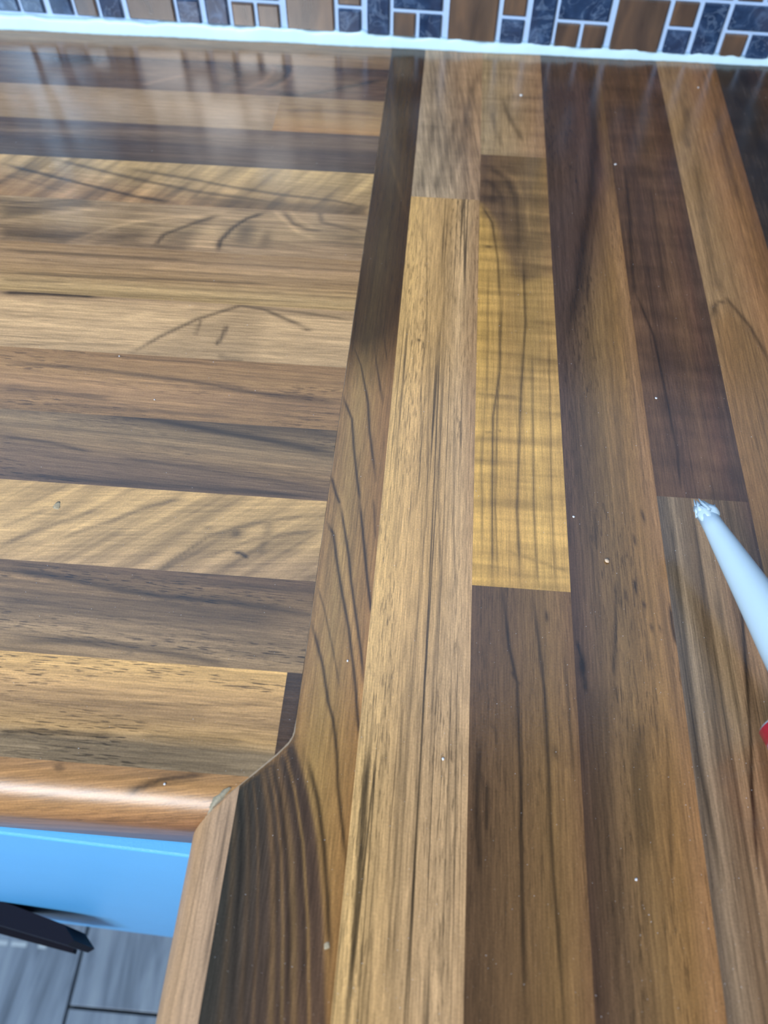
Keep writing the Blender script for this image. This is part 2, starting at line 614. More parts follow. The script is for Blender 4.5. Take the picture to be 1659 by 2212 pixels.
# ------------------------------------------------------------------ worktops
m_chip = plain('chipboard_core', (0.30, 0.20, 0.12), 0.8, 0.25, 500)
wl = empty('kitchen_worktop', (-0.48, -0.30, -TW))
tag(wl, 'walnut laminate worktop with crosswise staves, left of the joint above the blue drawer', 'worktop', 'walnut block worktops')
wr = empty('kitchen_worktop', (0.24, -0.48, -TW))
tag(wr, 'walnut laminate worktop with staves running toward the wall, right of the joint', 'worktop', 'walnut block worktops')
for e in (wl, wr):
    pass


def seatpar(o, p):
    o.matrix_parent_inverse = p.matrix_world.inverted()


Y12 = -0.0333 - 12 * SW           # -0.5853, back of the nosing stave
XN = -0.0460                      # inner side of the right nosing stave
bpy.context.view_layer.update()
jy = [p for p in JOINT if p[0] > Y12]
poly = [(XL, 0.012), (XL, Y12), (float(xl(Y12)), Y12)] + [(x - GAP, y) for y, x in jy[::-1]]
o = prism('core', poly, -TW, -THICK, m_chip, wl)
jr = [p for p in JOINT if p[1] > XN]
poly = [(XR, 0.012), (XR, YN), (XN, YN), (XN, -0.5891)] + [(x, y) for y, x in jr[::-1]]
o = prism('core', poly, -TW, -THICK, m_chip, wr)


def left_stave(m, name, mat, fig=(), x0=XL, x1=None, warp=None, nu=250, nv=44, yend=None):
    ya = min(-0.0333 - m * SW, 0.012) if m >= 0 else 0.012
    yb = -0.0333 - (m + 1) * SW
    ytop = -0.0333 - m * SW
    if yend is not None: yb = yend

    def pos(A, B):
        Y = ya + (yb - ya) * B
        xe = np.maximum(xl(Y), x0) if x1 is None else np.minimum(xl(Y), x1)
        if x0 < -0.5:                           # fine grid in the near part, coarse beyond
            X = np.where(A < 0.05, x0 + (-0.42 - x0) * A / 0.05, -0.42 + (xe + 0.42) * (A - 0.05) / 0.95)
        else:
            X = x0 + (xe - x0) * A
        return X, Y, np.zeros(X.shape)
    return stave('stave', nu, nv, pos, lambda A, B, X, Y: (X + 1.0, ytop - Y), mat, wl, fig, warp)


def right_stave(k, y0, y1, mat, fig=(), warp=None, nu=260, nv=64):
    xa, xb = k * SW, (k + 1) * SW

    def pos(A, B):
        if y1 < -0.72:
            Y = np.where(A < 0.96, y0 + (-0.70 - y0) * A / 0.96, -0.70 + (y1 + 0.70) * (A - 0.96) / 0.04)
        else:
            Y = y0 + (y1 - y0) * A
        xs = np.maximum(xa, xj(Y)) if k == -1 else np.full(Y.shape, xa)
        X = xs + (xb - xs) * B
        return X, Y, np.zeros(X.shape)
    return stave('stave', nu, nv, pos, lambda A, B, X, Y: (Y + 1.5, X - xa), mat, wr, fig, warp)


# ---- right worktop
# k=-1 : upper part darker, lower part warm; the near left corner is very dark
figA = [('d', [(706, 1128), (720, 1153), (728, 1215), (739, 1282), (753, 1355), (767, 1472), (773, 1556), (777, 1598)], .8, .62),
        ('d', [(735, 1086), (744, 1142), (753, 1198), (759, 1259), (767, 1318), (779, 1402), (786, 1472)], .7, .62),
        ('d', [(777, 1080), (784, 1153), (793, 1248), (800, 1304), (801, 1324)], .8, .65),
        ('d', [(807, 1080), (811, 1164)], .6, .4),
        ('d', [(672, 1343), (683, 1383), (697, 1436), (709, 1517), (720, 1556), (728, 1627), (730, 1700), (740, 1790), (752, 1900)], .8, .6),
        ('d', [(687, 1271), (700, 1313), (720, 1408), (734, 1486)], .5, .4),
        ('d', [(795, 490), (817, 530), (825, 600), (829, 720), (838, 800)], .9, .6),
        ('d', [(787, 610), (805, 680), (812, 775), (826, 870)], .8, .55),
        ('d', [(757, 730), (780, 790), (795, 870), (798, 930), (812, 1040)], .8, .6),
        ('d', [(740, 855), (760, 905), (765, 975), (772, 1040), (778, 1085)], .8, .6),
        ('d', [(716, 1030), (725, 1065), (735, 1090)], .8, .6),
        ('d', [(832, 300), (845, 380), (862, 470), (872, 560)], 1.2, .4),
        ('d', [(845, 180), (866, 260), (880, 400)], 2.0, .4), ('spot', [(866, 283)], (1.6, 5.0), .6),
        ('l', [(842, 195), (852, 260), (850, 330)], 1.2, .5), ('l', [(842, 340), (860, 400), (882, 470)], 1.2, .45),
        ('l', [(722, 1100), (748, 1260), (765, 1390), (778, 1500), (783, 1560)], 1.6, .42),
        ('l', [(732, 1060), (742, 1100), (752, 1170)], 1.5, .35),
        ('M', [(637, 1590), (655, 1640), (668, 1690), (685, 1760), (700, 1860), (708, 2000), (714, 2300), (380, 2300),
               (500, 1705), (600, 1632)], 2.2, 1.0),
        ('d', [(665, 1640), (687, 1730), (700, 1830), (708, 1960), (712, 2060)], 1.0, .6)]
rJ = random.Random(21)
for i in range(15):                     # fanning dark and warm streaks of the near corner
    t = (i + rJ.uniform(0, 1)) / 15
    def lp(a, b): return (a[0] + (b[0] - a[0]) * t, a[1] + (b[1] - a[1]) * t)
    cv = [lp((505, 1730), (642, 1602)), lp((505, 1800), (668, 1690)), lp((500, 1900), (690, 1800)),
          lp((488, 2050), (706, 1980)), lp((470, 2240), (714, 2240))]
    if i % 2: figA.append(('d', cv, rJ.uniform(.6, 1.8), rJ.uniform(.12, .4)))
    else: figA.append(('u', cv, rJ.uniform(.5, 1.4), (.12 + .6 * t * t) * rJ.uniform(.4, 1.3)))
mA = wood('stave_a', [(0, (122, 90, 62)), (.42, (118, 86, 60)), (.65, (126, 96, 64)), (1, (118, 84, 56))],
          [(0, (52, 45, 41)), (.35, (64, 51, 44)), (.7, (74, 56, 45)), (1, (84, 62, 48))],
          streak=.5, line=.3, ulen=2.5, to=(138, 115, 86), toB=(74, 69, 65))
figA2 = figA + [('D', [(700, 40), (1000, 40), (990, 300), (960, 560), (890, 740), (800, 800), (700, 760), (700, 540)], 18, .60)]
right_stave(-1, 0.012, YN, mA, figA2, nu=620, nv=72)
mI = wood('stave_i', [(0, (172, 136, 108)), (.4, (168, 130, 98)), (.7, (178, 138, 102)), (1, (168, 128, 92))], streak=.3, fibre=.4, line=.5, to=(160, 140, 116), rough=0.40)
mB1 = wood('stave_b_far', [(0, (132, 112, 90)), (.35, (122, 102, 82)), (.7, (118, 94, 74)), (1, (128, 100, 76))],
           streak=.8, line=.4, curl=.2, ulen=8, to=(156, 140, 120))
right_stave(0, 0.012, -0.1942, mB1, [
    ('d', [(1037, 150), (1017, 201), (1002, 277), (985, 370)], 3.0, .3), ('d', [(982, 265), (961, 340), (941, 416)], 3.0, .28),
    ('d', [(946, 239), (923, 328), (908, 420)], 3.0, .25), ('d', [(1025, 190), (1015, 270), (1000, 340)], 2.5, .2),
    ('l', [(1000, 330), (985, 390), (975, 420)], 1.5, .3), ('l', [(915, 130), (905, 260), (895, 330)], 3, .2)],
    warp=lambda u, v: (u - 1.4) * 0.10)
mB2 = wood('stave_b_near', [(0, (182, 140, 92)), (.3, (178, 136, 92)), (.55, (160, 122, 84)), (.8, (172, 134, 98)), (1, (150, 114, 84))],
           [(0, (170, 132, 92)), (.3, (150, 116, 84)), (.6, (164, 128, 96)), (1, (162, 126, 94))],
           streak=0.4, fibre=.55, line=1.5, lf=230, pore=0.5, to=(182, 156, 116), toB=(160, 142, 117))
right_stave(0, -0.1942, YN, mB2, [
    ('M', [(700, 1500), (1030, 1500), (1010, 2300), (680, 2300)], 60, 1.0),
    ('d', [(922, 480), (922, 600), (921, 720), (909, 825), (910, 950), (902, 1100)], .5, 0.41),
    ('d', [(930, 720), (925, 900), (922, 1100), (905, 1300), (880, 1600), (862, 1900), (835, 2212)], .5, 0.38),
    ('d', [(962, 560), (955, 800), (948, 1050), (950, 1250), (935, 1500), (925, 1800)], .5, 0.38),
    ('d', [(985, 880), (978, 1100), (985, 1300)], .5, 0.38), ('d', [(870, 1500), (862, 1700), (850, 1900), (830, 2150)], .5, 0.41),
    ('d', [(975, 1480), (970, 1700), (972, 1900), (966, 2100)], .5, 0.30), ('d', [(905, 1500), (898, 1750), (890, 2000)], .5, 0.30),
    ('d', [(1000, 460), (1003, 560), (1010, 700), (1008, 900)], .5, 0.22), ('d', [(915, 430), (912, 520)], .5, 0.26),
    ('l', [(1010, 440), (1005, 520), (995, 640)], 1.6, .22), ('l', [(845, 1180), (825, 1450), (800, 1750), (760, 2150)], 4.5, .10),
    ('spot', [(905, 735)], (1.0, 1.4), .75), ('l', [(895, 770), (900, 900), (885, 1000)], 5, .12)])
mC0 = wood('stave_c_far', [(0, (158, 130, 92)), (.5, (164, 132, 94)), (1, (162, 122, 84))], streak=.4, line=.2, curl=.35, cf=110, to=(156, 137, 111))
right_stave(1, 0.012, -0.1415, mC0, [('d', [(1088, 215), (1093, 240), (1106, 265), (1131, 308)], 2.2, .35),
    ('d', [(1060, 240), (1072, 280), (1085, 320)], 2.5, .25)])
mC1 = wood('stave_c_mid', [(0, (182, 140, 78)), (.4, (172, 132, 78)), (.75, (180, 140, 82)), (1, (184, 142, 84))],
           [(0, (86, 70, 56)), (.4, (98, 80, 60)), (.8, (110, 90, 66)), (1, (124, 98, 70))],
           streak=.35, line=.5, curl=.42, cf=150, fibre=.3, to=(187, 157, 101), toB=(112, 97, 79))
right_stave(1, -0.1415, -0.4891, mC1, [
    ('M', [(1000, 300), (1250, 300), (1240, 600), (1120, 620), (1085, 560), (1058, 480), (1030, 446), (1000, 446)], 7, .95), ('M', [(1060, 440), (1250, 440), (1250, 760), (1180, 850), (1100, 850), (1078, 600)], 22, .62),
    ('d', [(1055, 361), (1093, 386), (1113, 424), (1118, 467), (1123, 560)], 2.6, .3),
    ('d', [(1045, 385), (1068, 402), (1085, 430), (1090, 480)], 2.4, .25),
    ('l', [(1065, 352), (1110, 385), (1138, 440), (1142, 510)], 2.2, .35), ('spot', [(1062, 430)], (5.5, 4.0), .3),
    ('spot', [(1055, 533)], (2.6, .9), .75), ('d', [(1042, 447), (1063, 480), (1075, 560), (1080, 650)], .8, .5),
    ('d', [(1080, 650), (1080, 800), (1065, 900), (1063, 1100), (1064, 1262)], .7, .6),
    ('d', [(1086, 640), (1074, 900), (1070, 1100), (1076, 1262)], .6, .45),
    ('d', [(1130, 550), (1135, 700), (1125, 850), (1117, 1100), (1124, 1265)], .8, .55),
    ('d', [(1150, 750), (1153, 1100), (1162, 1265)], .6, .45), ('d', [(1185, 700), (1192, 1100), (1200, 1270)], .6, .4),
    ('d', [(1055, 560), (1052, 800), (1040, 1000), (1042, 1200)], .6, .35),
    ('d', [(1045, 935), (1085, 930)], 1.0, .35), ('d', [(1030, 850), (1120, 858)], 1.2, .25), ('d', [(1095, 1190), (1230, 1235)], 1.0, .25)])
mC2 = wood('stave_c_near', [(0, (92, 72, 54)), (.45, (104, 80, 58)), (.75, (118, 90, 64)), (.92, (122, 92, 68)), (1, (112, 84, 62))],
           streak=.4, line=.4, pore=.3, to=(106, 91, 72))
right_stave(1, -0.4891, YN, mC2, [
    ('d', [(1085, 1265), (1100, 1400), (1117, 1475), (1120, 1575), (1125, 1675), (1125, 1800), (1128, 1950), (1133, 2212)], .8, .6),
    ('d', [(1150, 1270), (1165, 1400), (1177, 1500), (1185, 1650), (1190, 1800), (1195, 1880), (1205, 2000), (1218, 2212)], .8, .55),
    ('d', [(1218, 1400), (1230, 1550), (1240, 1680)], .6, .4), ('spot', [(1181, 1332)], (.8, 3.0), .6), ('spot', [(1200, 1625)], (1.2, 3), .4),
    ('d', [(1035, 1600), (1030, 1750), (1036, 1900)], 1.4, .5), ('d', [(1052, 1690), (1050, 1800)], 1.0, .5),
    ('d', [(1105, 1450), (1122, 1480)], .8, .5), ('D', [(1015, 1800), (1050, 1800), (1045, 2212), (1000, 2212)], 8, .2)])
mD = wood('stave_d', [(0, (80, 66, 55)), (.25, (92, 76, 61)), (.5, (112, 90, 68)), (.75, (124, 96, 70)), (.9, (133, 102, 77)), (1, (130, 98, 73))],
          [(0, (74, 62, 57)), (.5, (82, 67, 60)), (.8, (86, 68, 58)), (1, (104, 82, 66))],
          streak=.55, line=.3, pore=.45, to=(117, 99, 79), toB=(88, 77, 69))
right_stave(2, 0.012, YN, mD, [
    ('M', [(1150, 90), (1320, 100), (1335, 380), (1290, 560), (1235, 720), (1200, 900), (1160, 600)], 12, 1.0),
    ('d', [(1275, 130), (1282, 230), (1283, 307), (1278, 408), (1262, 520), (1245, 640), (1230, 720)], 4.0, .45),
    ('d', [(1262, 480), (1250, 580), (1238, 680)], 1.4, .4), ('l', [(1252, 150), (1258, 300), (1265, 420)], 2.0, .25),
    ('l', [(1320, 400), (1330, 520), (1345, 640)], 3, .25), ('d', [(1290, 440), (1275, 560), (1265, 660)], 1.2, .35),
    ('spot', [(1258, 1440)], (1.8, 6.5), .75), ('spot', [(1264, 1480)], (1.4, 4), .6), ('d', [(1246, 1385), (1254, 1415), (1262, 1450)], .9, .6),
    ('d', [(1447, 1308), (1452, 1350), (1459, 1388)], .8, .85), ('d', [(1369, 1250), (1375, 1283)], .7, .7),
    ('d', [(1330, 1255), (1331, 1330), (1327, 1420), (1325, 1460)], .7, .5), ('d', [(1288, 1090), (1286, 1180)], .8, .4),
    ('l', [(1342, 1370), (1342, 1500), (1335, 1580)], 1.8, .3), ('l', [(1270, 1180), (1273, 1300), (1275, 1370)], 1.0, .35),
    ('d', [(1385, 1100), (1393, 1130)], .8, .55), ('d', [(1368, 1150), (1372, 1175)], .8, .5), ('d', [(1390, 1298), (1393, 1318)], .9, .6),
    ('d', [(1404, 1345), (1410, 1365)], .9, .5), ('d', [(1350, 1270), (1352, 1300)], .7, .5), ('d', [(1425, 1350), (1428, 1368)], .6, .5),
    ('D', [(1250, 1500), (1310, 1500), (1330, 1800), (1300, 2212), (1275, 2212)], 8, .28), ('d', [(1380, 1560), (1385, 1700), (1395, 1850)], 3.5, .3),
    ('l', [(1335, 1600), (1330, 1750), (1322, 1900)], 2.5, .25), ('d', [(1440, 1540), (1443, 1700), (1452, 1900)], .8, .35)])
mE = wood('stave_e', [(0, (76, 60, 50)), (.3, (66, 53, 46)), (.6, (76, 60, 50)), (.85, (70, 55, 47)), (1, (62, 50, 44))], streak=.5, line=.4, curl=.35, cf=60, to=(90, 77, 65))
right_stave(3, 0.012, -0.4302, mE, [
    ('d', [(1349, 358), (1359, 459), (1366, 590), (1372, 640)], 1.6, .45), ('d', [(1370, 625), (1412, 725), (1438, 850), (1463, 975), (1470, 1055)], .8, .5),
    ('l', [(1322, 150), (1335, 250), (1345, 350), (1352, 420)], 1.6, .45), ('d', [(1405, 400), (1420, 520), (1440, 650)], 1.0, .35),
    ('L', [(1480, 960), (1575, 940), (1600, 1070), (1480, 1060)], 14, .35), ('L', [(1380, 340), (1460, 340), (1480, 420), (1400, 420)], 14, .25)])
mG = wood('stave_g', [(0, (74, 66, 60)), (.12, (98, 84, 70)), (.3, (84, 70, 58)), (.45, (112, 92, 72)), (.6, (92, 74, 60)), (.78, (104, 82, 64)), (1, (70, 56, 48))],
          streak=1.0, line=.8, lf=120, ulen=1.2, wobble=.15, to=(122, 108, 94))
right_stave(3, -0.4302, YN, mG, [('d', [(1448, 1100), (1470, 1300), (1510, 1650), (1560, 1900)], 1.2, .4), ('d', [(1500, 1100), (1530, 1400), (1560, 1700)], 1.2, .3),
    ('d', [(1596, 1230), (1612, 1450), (1622, 1600), (1624, 1720), (1640, 1900)], .8, .7)])
mF = wood('stave_f', [(0, (142, 112, 82)), (.3, (132, 102, 74)), (.6, (136, 100, 72)), (.85, (118, 86, 60)), (1, (104, 76, 54))],
          [(0, (104, 76, 52)), (.5, (94, 72, 52)), (1, (84, 62, 46))], streak=.6, line=.4, ulen=5, to=(142, 117, 92), toB=(120, 99, 77))
right_stave(4, 0.012, YN, mF, [('M', [(1540, 690), (1575, 655), (1625, 710), (1680, 800), (1750, 1800), (1600, 1800), (1560, 900)], 6, .8),
    ('d', [(1535, 690), (1548, 655), (1572, 648), (1620, 705), (1662, 780)], 1.3, .45), ('spot', [(1542, 668)], (2, 4), .5),
    ('d', [(1560, 640), (1540, 580), (1520, 470), (1500, 330)], 2.5, .25), ('d', [(1485, 230), (1478, 290), (1488, 320)], 3, .3),
    ('d', [(1545, 230), (1565, 330), (1600, 450)], 2.2, .3), ('d', [(1590, 1000), (1604, 1080), (1622, 1180), (1640, 1280)], 1.0, .6)])
mH = wood('stave_h', [(0, (64, 51, 44)), (.4, (60, 48, 42)), (.7, (78, 60, 50)), (1, (70, 54, 45))], streak=.8, line=.3, curl=.4, cf=50, ulen=7, to=(66, 59, 55))
right_stave(5, 0.012, YN, mH, nu=90, nv=16)
cyc = [mB2, mG, mC1, mA, mE, mF]
for k in range(6, 11):
    right_stave(k, 0.012, YN, cyc[k - 6], nu=40, nv=8)
# make the last stave meet the far side exactly
right_stave(11, 0.012, YN, mD, nu=40, nv=8)

# nosing stave on the right worktop, wrapped over the rounded front edge
mpts = []
FL = RB * math.pi / 2


def nose(s, flat, r=RB):
    """arc length s from the inner seam -> (offset outwards, z)"""
    s = np.asarray(s, float)
    a = np.clip((s - flat) / r, 0, math.pi / 2)
    off = np.where(s < flat, s, flat + r * np.sin(a))
    z = np.where(s < flat, 0, -r + r * np.cos(a))
    down = np.clip(s - flat - r * math.pi / 2, 0, None)
    return off, z - down


flatI = (XN - XE) - RB
LI = flatI + FL + (TW - RB)


def posI(A, B):
    off, z = nose(B * LI, flatI)
    X = XN - off
    yt = -0.5897 + 1.025 * (X + 0.0466)
    Y = yt + (YN - yt) * A
    return X, Y, z


def botI(loop):
    l = loop.copy(); l[:, 0] = np.maximum(l[:, 0], XN - 0.0005); l[:, 2] = -TW
    return l


def botI2(loop):
    l = loop.copy()
    l[:, 2] = -TW
    return l


stave('stave', 120, 40, posI, lambda A, B, X, Y: (Y + 1.5, B * LI), mI, wr,
      [('d', [(497, 1720), (470, 1900), (435, 2150)], .6, .45), ('d', [(480, 1730), (455, 1880)], .5, .35)], bottom=botI2)

# ---- left worktop
mR_1 = wood('stave_back_row', [(0, (120, 100, 84)), (.6, (126, 104, 84)), (1, (112, 92, 76))], streak=.7, line=.3, k=.90, to=(142, 124, 106))
left_stave(-1, 'stave', mR_1, nu=120, nv=16)
mR0 = wood('stave_row_b', [(0, (72, 60, 54)), (.5, (92, 74, 64)), (1, (78, 64, 56))], streak=.6, line=.2, ulen=9, wobble=1.0, k=.90, to=(100, 88, 81))
left_stave(0, 'stave', mR0, [('l', [(555, 130), (580, 138), (592, 151), (572, 174), (526, 194)], 2.2, .8), ('l', [(640, 138), (630, 166), (602, 187), (560, 198)], 2.4, .7),
    ('l', [(304, 184), (355, 172), (405, 161)], 2.0, .8), ('d', [(600, 140), (625, 150), (612, 172), (575, 190)], 2.5, .45),
    ('d', [(590, 201), (650, 206), (740, 190), (835, 170)], 3.0, .5), ('d', [(480, 140), (520, 160), (500, 180), (470, 190)], 4, .35),
    ('l', [(110, 172), (190, 150), (230, 142)], 5, .35), ('D', [(110, 120), (230, 118), (200, 142), (110, 142)], 6, .35), ('l', [(725, 212), (835, 200)], 3, .35)])
mR1 = wood('stave_row_c', [(0, (158, 132, 104)), (.5, (168, 140, 110)), (1, (150, 126, 100))], streak=.4, line=.2, k=.90, to=(162, 144, 121))
left_stave(1, 'stave', mR1, x1=-0.1055, nu=120)
mR1b = wood('stave_row_c_end', [(0, (142, 114, 84)), (.45, (136, 106, 76)), (.7, (154, 118, 80)), (1, (152, 110, 72))], streak=.4, line=.3, k=.90, to=(158, 134, 104))
left_stave(1, 'stave', mR1b, x0=-0.1055, nu=40, fig=[('d', [(620, 238), (700, 238), (820, 245)], 1.8, .3)])
mR2 = wood('stave_row_d', [(0, (70, 60, 55)), (.3, (92, 78, 68)), (.5, (66, 58, 54)), (.8, (76, 66, 59)), (1, (60, 54, 51))], streak=.7, line=.4, k=.90, to=(92, 85, 82))
left_stave(2, 'stave', mR2, [('l', [(0, 282), (100, 282), (210, 283), (400, 287)], 1.6, .5), ('l', [(0, 297), (60, 297), (110, 300)], 1.6, .5)])
mR3 = wood('stave_row_e', [(0, (166, 136, 96)), (.4, (158, 128, 92)), (.8, (150, 116, 84)), (1, (140, 108, 80))], streak=.35, line=.2, curl=0.75, cf=75, cskew=40, fibre=.3, k=.90, to=(172, 149, 115))
left_stave(3, 'stave', mR3, [('d', [(0, 353), (89, 375), (202, 403), (291, 424), (380, 439)], 1.8, .6), ('d', [(101, 340), (215, 368), (278, 383), (420, 413), (546, 431), (648, 446), (795, 454)], 1.8, .5),
    ('d', [(278, 365), (420, 388), (496, 403), (610, 421), (724, 434), (795, 449)], 1.5, .5), ('D', [(420, 420), (546, 430), (795, 446), (795, 470), (400, 446)], 3, .4),
    ('D', [(60, 380), (160, 392), (300, 428), (200, 426), (90, 395)], 6, .25), ('d', [(0, 375), (60, 390), (150, 418)], 2, .25)], warp=lambda u, v: (u - .8) * -0.08)
mR4 = wood('stave_row_f', [(0, (142, 114, 86)), (.4, (146, 118, 88)), (.8, (138, 110, 84)), (1, (146, 116, 88))], streak=0.9, line=.2, ulen=8, wobble=1.2, k=.90, to=(158, 139, 114))
left_stave(4, 'stave', mR4, [('l', [(140, 526), (228, 495), (291, 479), (420, 464)], 1.6, .55), ('d', [(334, 532), (354, 507), (420, 482), (470, 466)], 1.8, .55),
    ('l', [(350, 480), (420, 468), (500, 455)], 2.0, .3),
    ('L', [(415, 505), (470, 480), (478, 510), (465, 540), (410, 540)], 5, .45), ('d', [(471, 542), (476, 520), (503, 492), (534, 472), (572, 460)], 1.8, .7),
    ('spot', [(531, 502)], (7, 12), .5), ('spot', [(575, 515)], (4, 8), .35), ('l', [(588, 450), (617, 479), (648, 505), (680, 514)], 1.8, .55),
    ('d', [(612, 457), (635, 484), (663, 495), (700, 500)], 1.5, .4), ('l', [(625, 455), (650, 478), (680, 490)], 1.5, .35),
    ('D', [(0, 486), (80, 487), (240, 498), (140, 524), (0, 520)], 5, .45), ('D', [(215, 520), (260, 495), (330, 490), (300, 535), (215, 528)], 7, .35),
    ('D', [(0, 440), (190, 430), (190, 440), (60, 470), (0, 475)], 6, .42), ('d', [(690, 455), (695, 480), (795, 505)], 2.0, .4), ('D', [(690, 490), (790, 500), (785, 545), (720, 520)], 8, .25),
    ('d', [(0, 440), (101, 436), (200, 428)], 1.2, .5), ('l', [(0, 478), (110, 462), (210, 450)], 2.0, .35), ('D', [(330, 530), (380, 498), (440, 480), (420, 520), (400, 542)], 5, .28)])
mR5 = wood('stave_row_g', [(0, (142, 108, 76)), (.3, (154, 118, 84)), (.6, (152, 116, 80)), (.85, (160, 126, 86)), (1, (156, 122, 82))], streak=.85, line=.6, ulen=1.2, wobble=.2, k=.90, to=(164, 142, 112))
left_stave(5, 'stave', mR5, [('d', [(0, 540), (150, 548), (300, 556), (420, 562)], 1.2, .45), ('d', [(0, 588), (200, 598), (420, 606), (600, 615)], 1.2, .4),
    ('d', [(60, 560), (200, 572), (330, 575)], 1.2, .3), ('d', [(0, 604), (150, 610)], 1.0, .35)])
mR6 = wood('stave_row_h', [(0, (142, 110, 80)), (.25, (168, 132, 94)), (.6, (170, 134, 96)), (1, (160, 126, 90))], streak=0.6, line=.3, ulen=5, k=.90, to=(190, 167, 134))
left_stave(6, 'stave', mR6, [('d', [(280, 765), (350, 725), (425, 690), (520, 660), (570, 668), (615, 688), (672, 712)], 1.6, .5), ('spot', [(663, 713)], (2.5, .8), .6),
    ('d', [(420, 728), (428, 705), (436, 690)], 1.5, .45), ('d', [(465, 748), (478, 730), (492, 700)], 2.0, .55), ('d', [(470, 765), (490, 775), (530, 780)], 3, .35),
    ('d', [(525, 660), (650, 675), (755, 690)], 1.2, .4), ('D', [(300, 755), (430, 692), (520, 664), (570, 672), (540, 780), (330, 770)], 6, .2),
    ('d', [(0, 632), (100, 634), (215, 641)], 1.8, .75), ('l', [(265, 690), (340, 670), (420, 662)], 3, .2), ('d', [(0, 745), (150, 742), (290, 746)], 1.0, .3)])
mR7 = wood('stave_row_i', [(0, (118, 88, 66)), (.3, (126, 94, 68)), (.6, (118, 88, 66)), (1, (112, 84, 62))], streak=.6, line=.4, pore=0.55, ulen=4, k=.90, to=(148, 124, 97))
left_stave(7, 'stave', mR7, [('d', [(0, 782), (200, 797), (425, 825), (550, 848), (740, 868)], 1.5, .45), ('L', [(0, 800), (200, 812), (420, 850), (560, 880), (400, 895), (180, 870), (0, 835)], 10, .3),
    ('d', [(0, 838), (120, 850), (250, 862)], 2.2, .35), ('d', [(100, 868), (300, 885), (500, 900)], 1.5, .3), ('d', [(450, 820), (600, 860), (740, 872)], 2, .25)], warp=lambda u, v: -0.03 * (u - .9))
mR8 = wood('stave_row_j', [(0, (84, 74, 64)), (.3, (106, 92, 76)), (.6, (104, 88, 72)), (1, (84, 70, 60))], [(0, (78, 66, 58)), (1, (74, 62, 55))], streak=.7, line=.4, ulen=4, pore=0.6, k=.90, to=(126, 111, 92), toB=(112, 100, 88))
left_stave(8, 'stave', mR8, [('d', [(230, 896), (330, 905), (450, 928), (600, 955), (730, 980)], 2.4, .55), ('d', [(250, 890), (500, 910), (740, 935)], 4.0, .35),
    ('M', [(0, 942), (100, 955), (200, 977), (300, 985), (420, 1000), (560, 1030), (720, 1055), (720, 1090), (400, 1070), (0, 1045)], 4, .9),
    ('d', [(0, 942), (110, 957), (200, 978)], 1.2, .4), ('d', [(250, 985), (420, 1012), (700, 1055)], 1.0, .3), ('d', [(0, 1025), (300, 1045), (700, 1076)], 1.6, .4)], warp=lambda u, v: -0.05 * (u - .9))
mR9 = wood('stave_row_k', [(0, (168, 130, 80)), (.4, (172, 134, 84)), (.75, (164, 128, 82)), (1, (156, 122, 82))], streak=.3, line=.2, curl=0.55, cf=85.0, cskew=110, fibre=.35, k=.90, to=(183, 159, 119))
left_stave(9, 'stave', mR9, [('d', [(0, 1177), (125, 1130), (215, 1098)], 1.5, .4), ('d', [(110, 1170), (240, 1125), (320, 1095), (400, 1075)], 1.2, .4), ('d', [(0, 1140), (100, 1100)], 1.2, .3),
    ('d', [(340, 1232), (390, 1200), (450, 1158), (550, 1130), (700, 1108)], 1.2, .4), ('d', [(440, 1205), (550, 1165), (695, 1143)], 1.1, .35), ('d', [(503, 1192), (520, 1195), (537, 1206)], 1.2, .65),
    ('spot', [(510, 1152)], (3, 3), .5), ('spot', [(450, 1140)], (3, 1.2), .35), ('d', [(560, 1200), (575, 1160), (585, 1120)], 2.5, .3), ('d', [(650, 1262), (668, 1250), (690, 1243)], 2.5, .35),
    ('D', [(400, 1200), (520, 1190), (690, 1160), (690, 1250), (520, 1245), (420, 1235)], 8, .12)], warp=lambda u, v: .10 * (u - .9))
mR10 = wood('stave_row_l', [(0, (96, 74, 56)), (.2, (106, 82, 60)), (.5, (104, 82, 62)), (.8, (124, 98, 72)), (1, (120, 94, 68))], streak=.75, line=.4, pore=0.75, ulen=5, k=.90, to=(130, 115, 96))
left_stave(10, 'stave', mR10, [('d', [(0, 1228), (120, 1245), (240, 1270), (350, 1288), (500, 1300), (665, 1325)], 2.0, .5), ('l', [(0, 1240), (90, 1255), (160, 1268), (240, 1280)], 2.2, .4),
    ('D', [(30, 1290), (200, 1268), (420, 1290), (600, 1320), (560, 1360), (420, 1345), (300, 1320), (100, 1310), (0, 1320)], 9, .35),
    ('d', [(0, 1385), (180, 1385), (300, 1400), (420, 1420), (500, 1440)], 1.6, .4), ('D', [(0, 1215), (200, 1222), (420, 1240), (680, 1262), (680, 1290), (420, 1260)], 5, .25)], warp=lambda u, v: -0.03 * (u - .9))
mR11 = wood('stave_row_m', [(0, (164, 124, 78)), (.3, (148, 112, 76)), (.5, (128, 98, 70)), (.7, (146, 112, 76)), (.82, (104, 86, 68)), (1, (106, 88, 70))], streak=.5, line=.3, pore=0.72, ulen=5, wobble=.3, k=.90, to=(172, 149, 115))
left_stave(11, 'stave', mR11, [('d', [(150, 1510), (300, 1520), (420, 1523), (590, 1522)], .8, .4), ('d', [(0, 1585), (60, 1578), (150, 1583), (260, 1592)], 1.2, .5),
    ('D', [(0, 1520), (200, 1530), (330, 1545), (420, 1560), (250, 1570), (0, 1560)], 6, .22), ('d', [(300, 1590), (420, 1595), (530, 1602)], 1.2, .35),
    ('D', [(100, 1612), (330, 1610), (520, 1640), (470, 1672), (300, 1650), (100, 1632)], 6, .25)], x1=-0.0338)
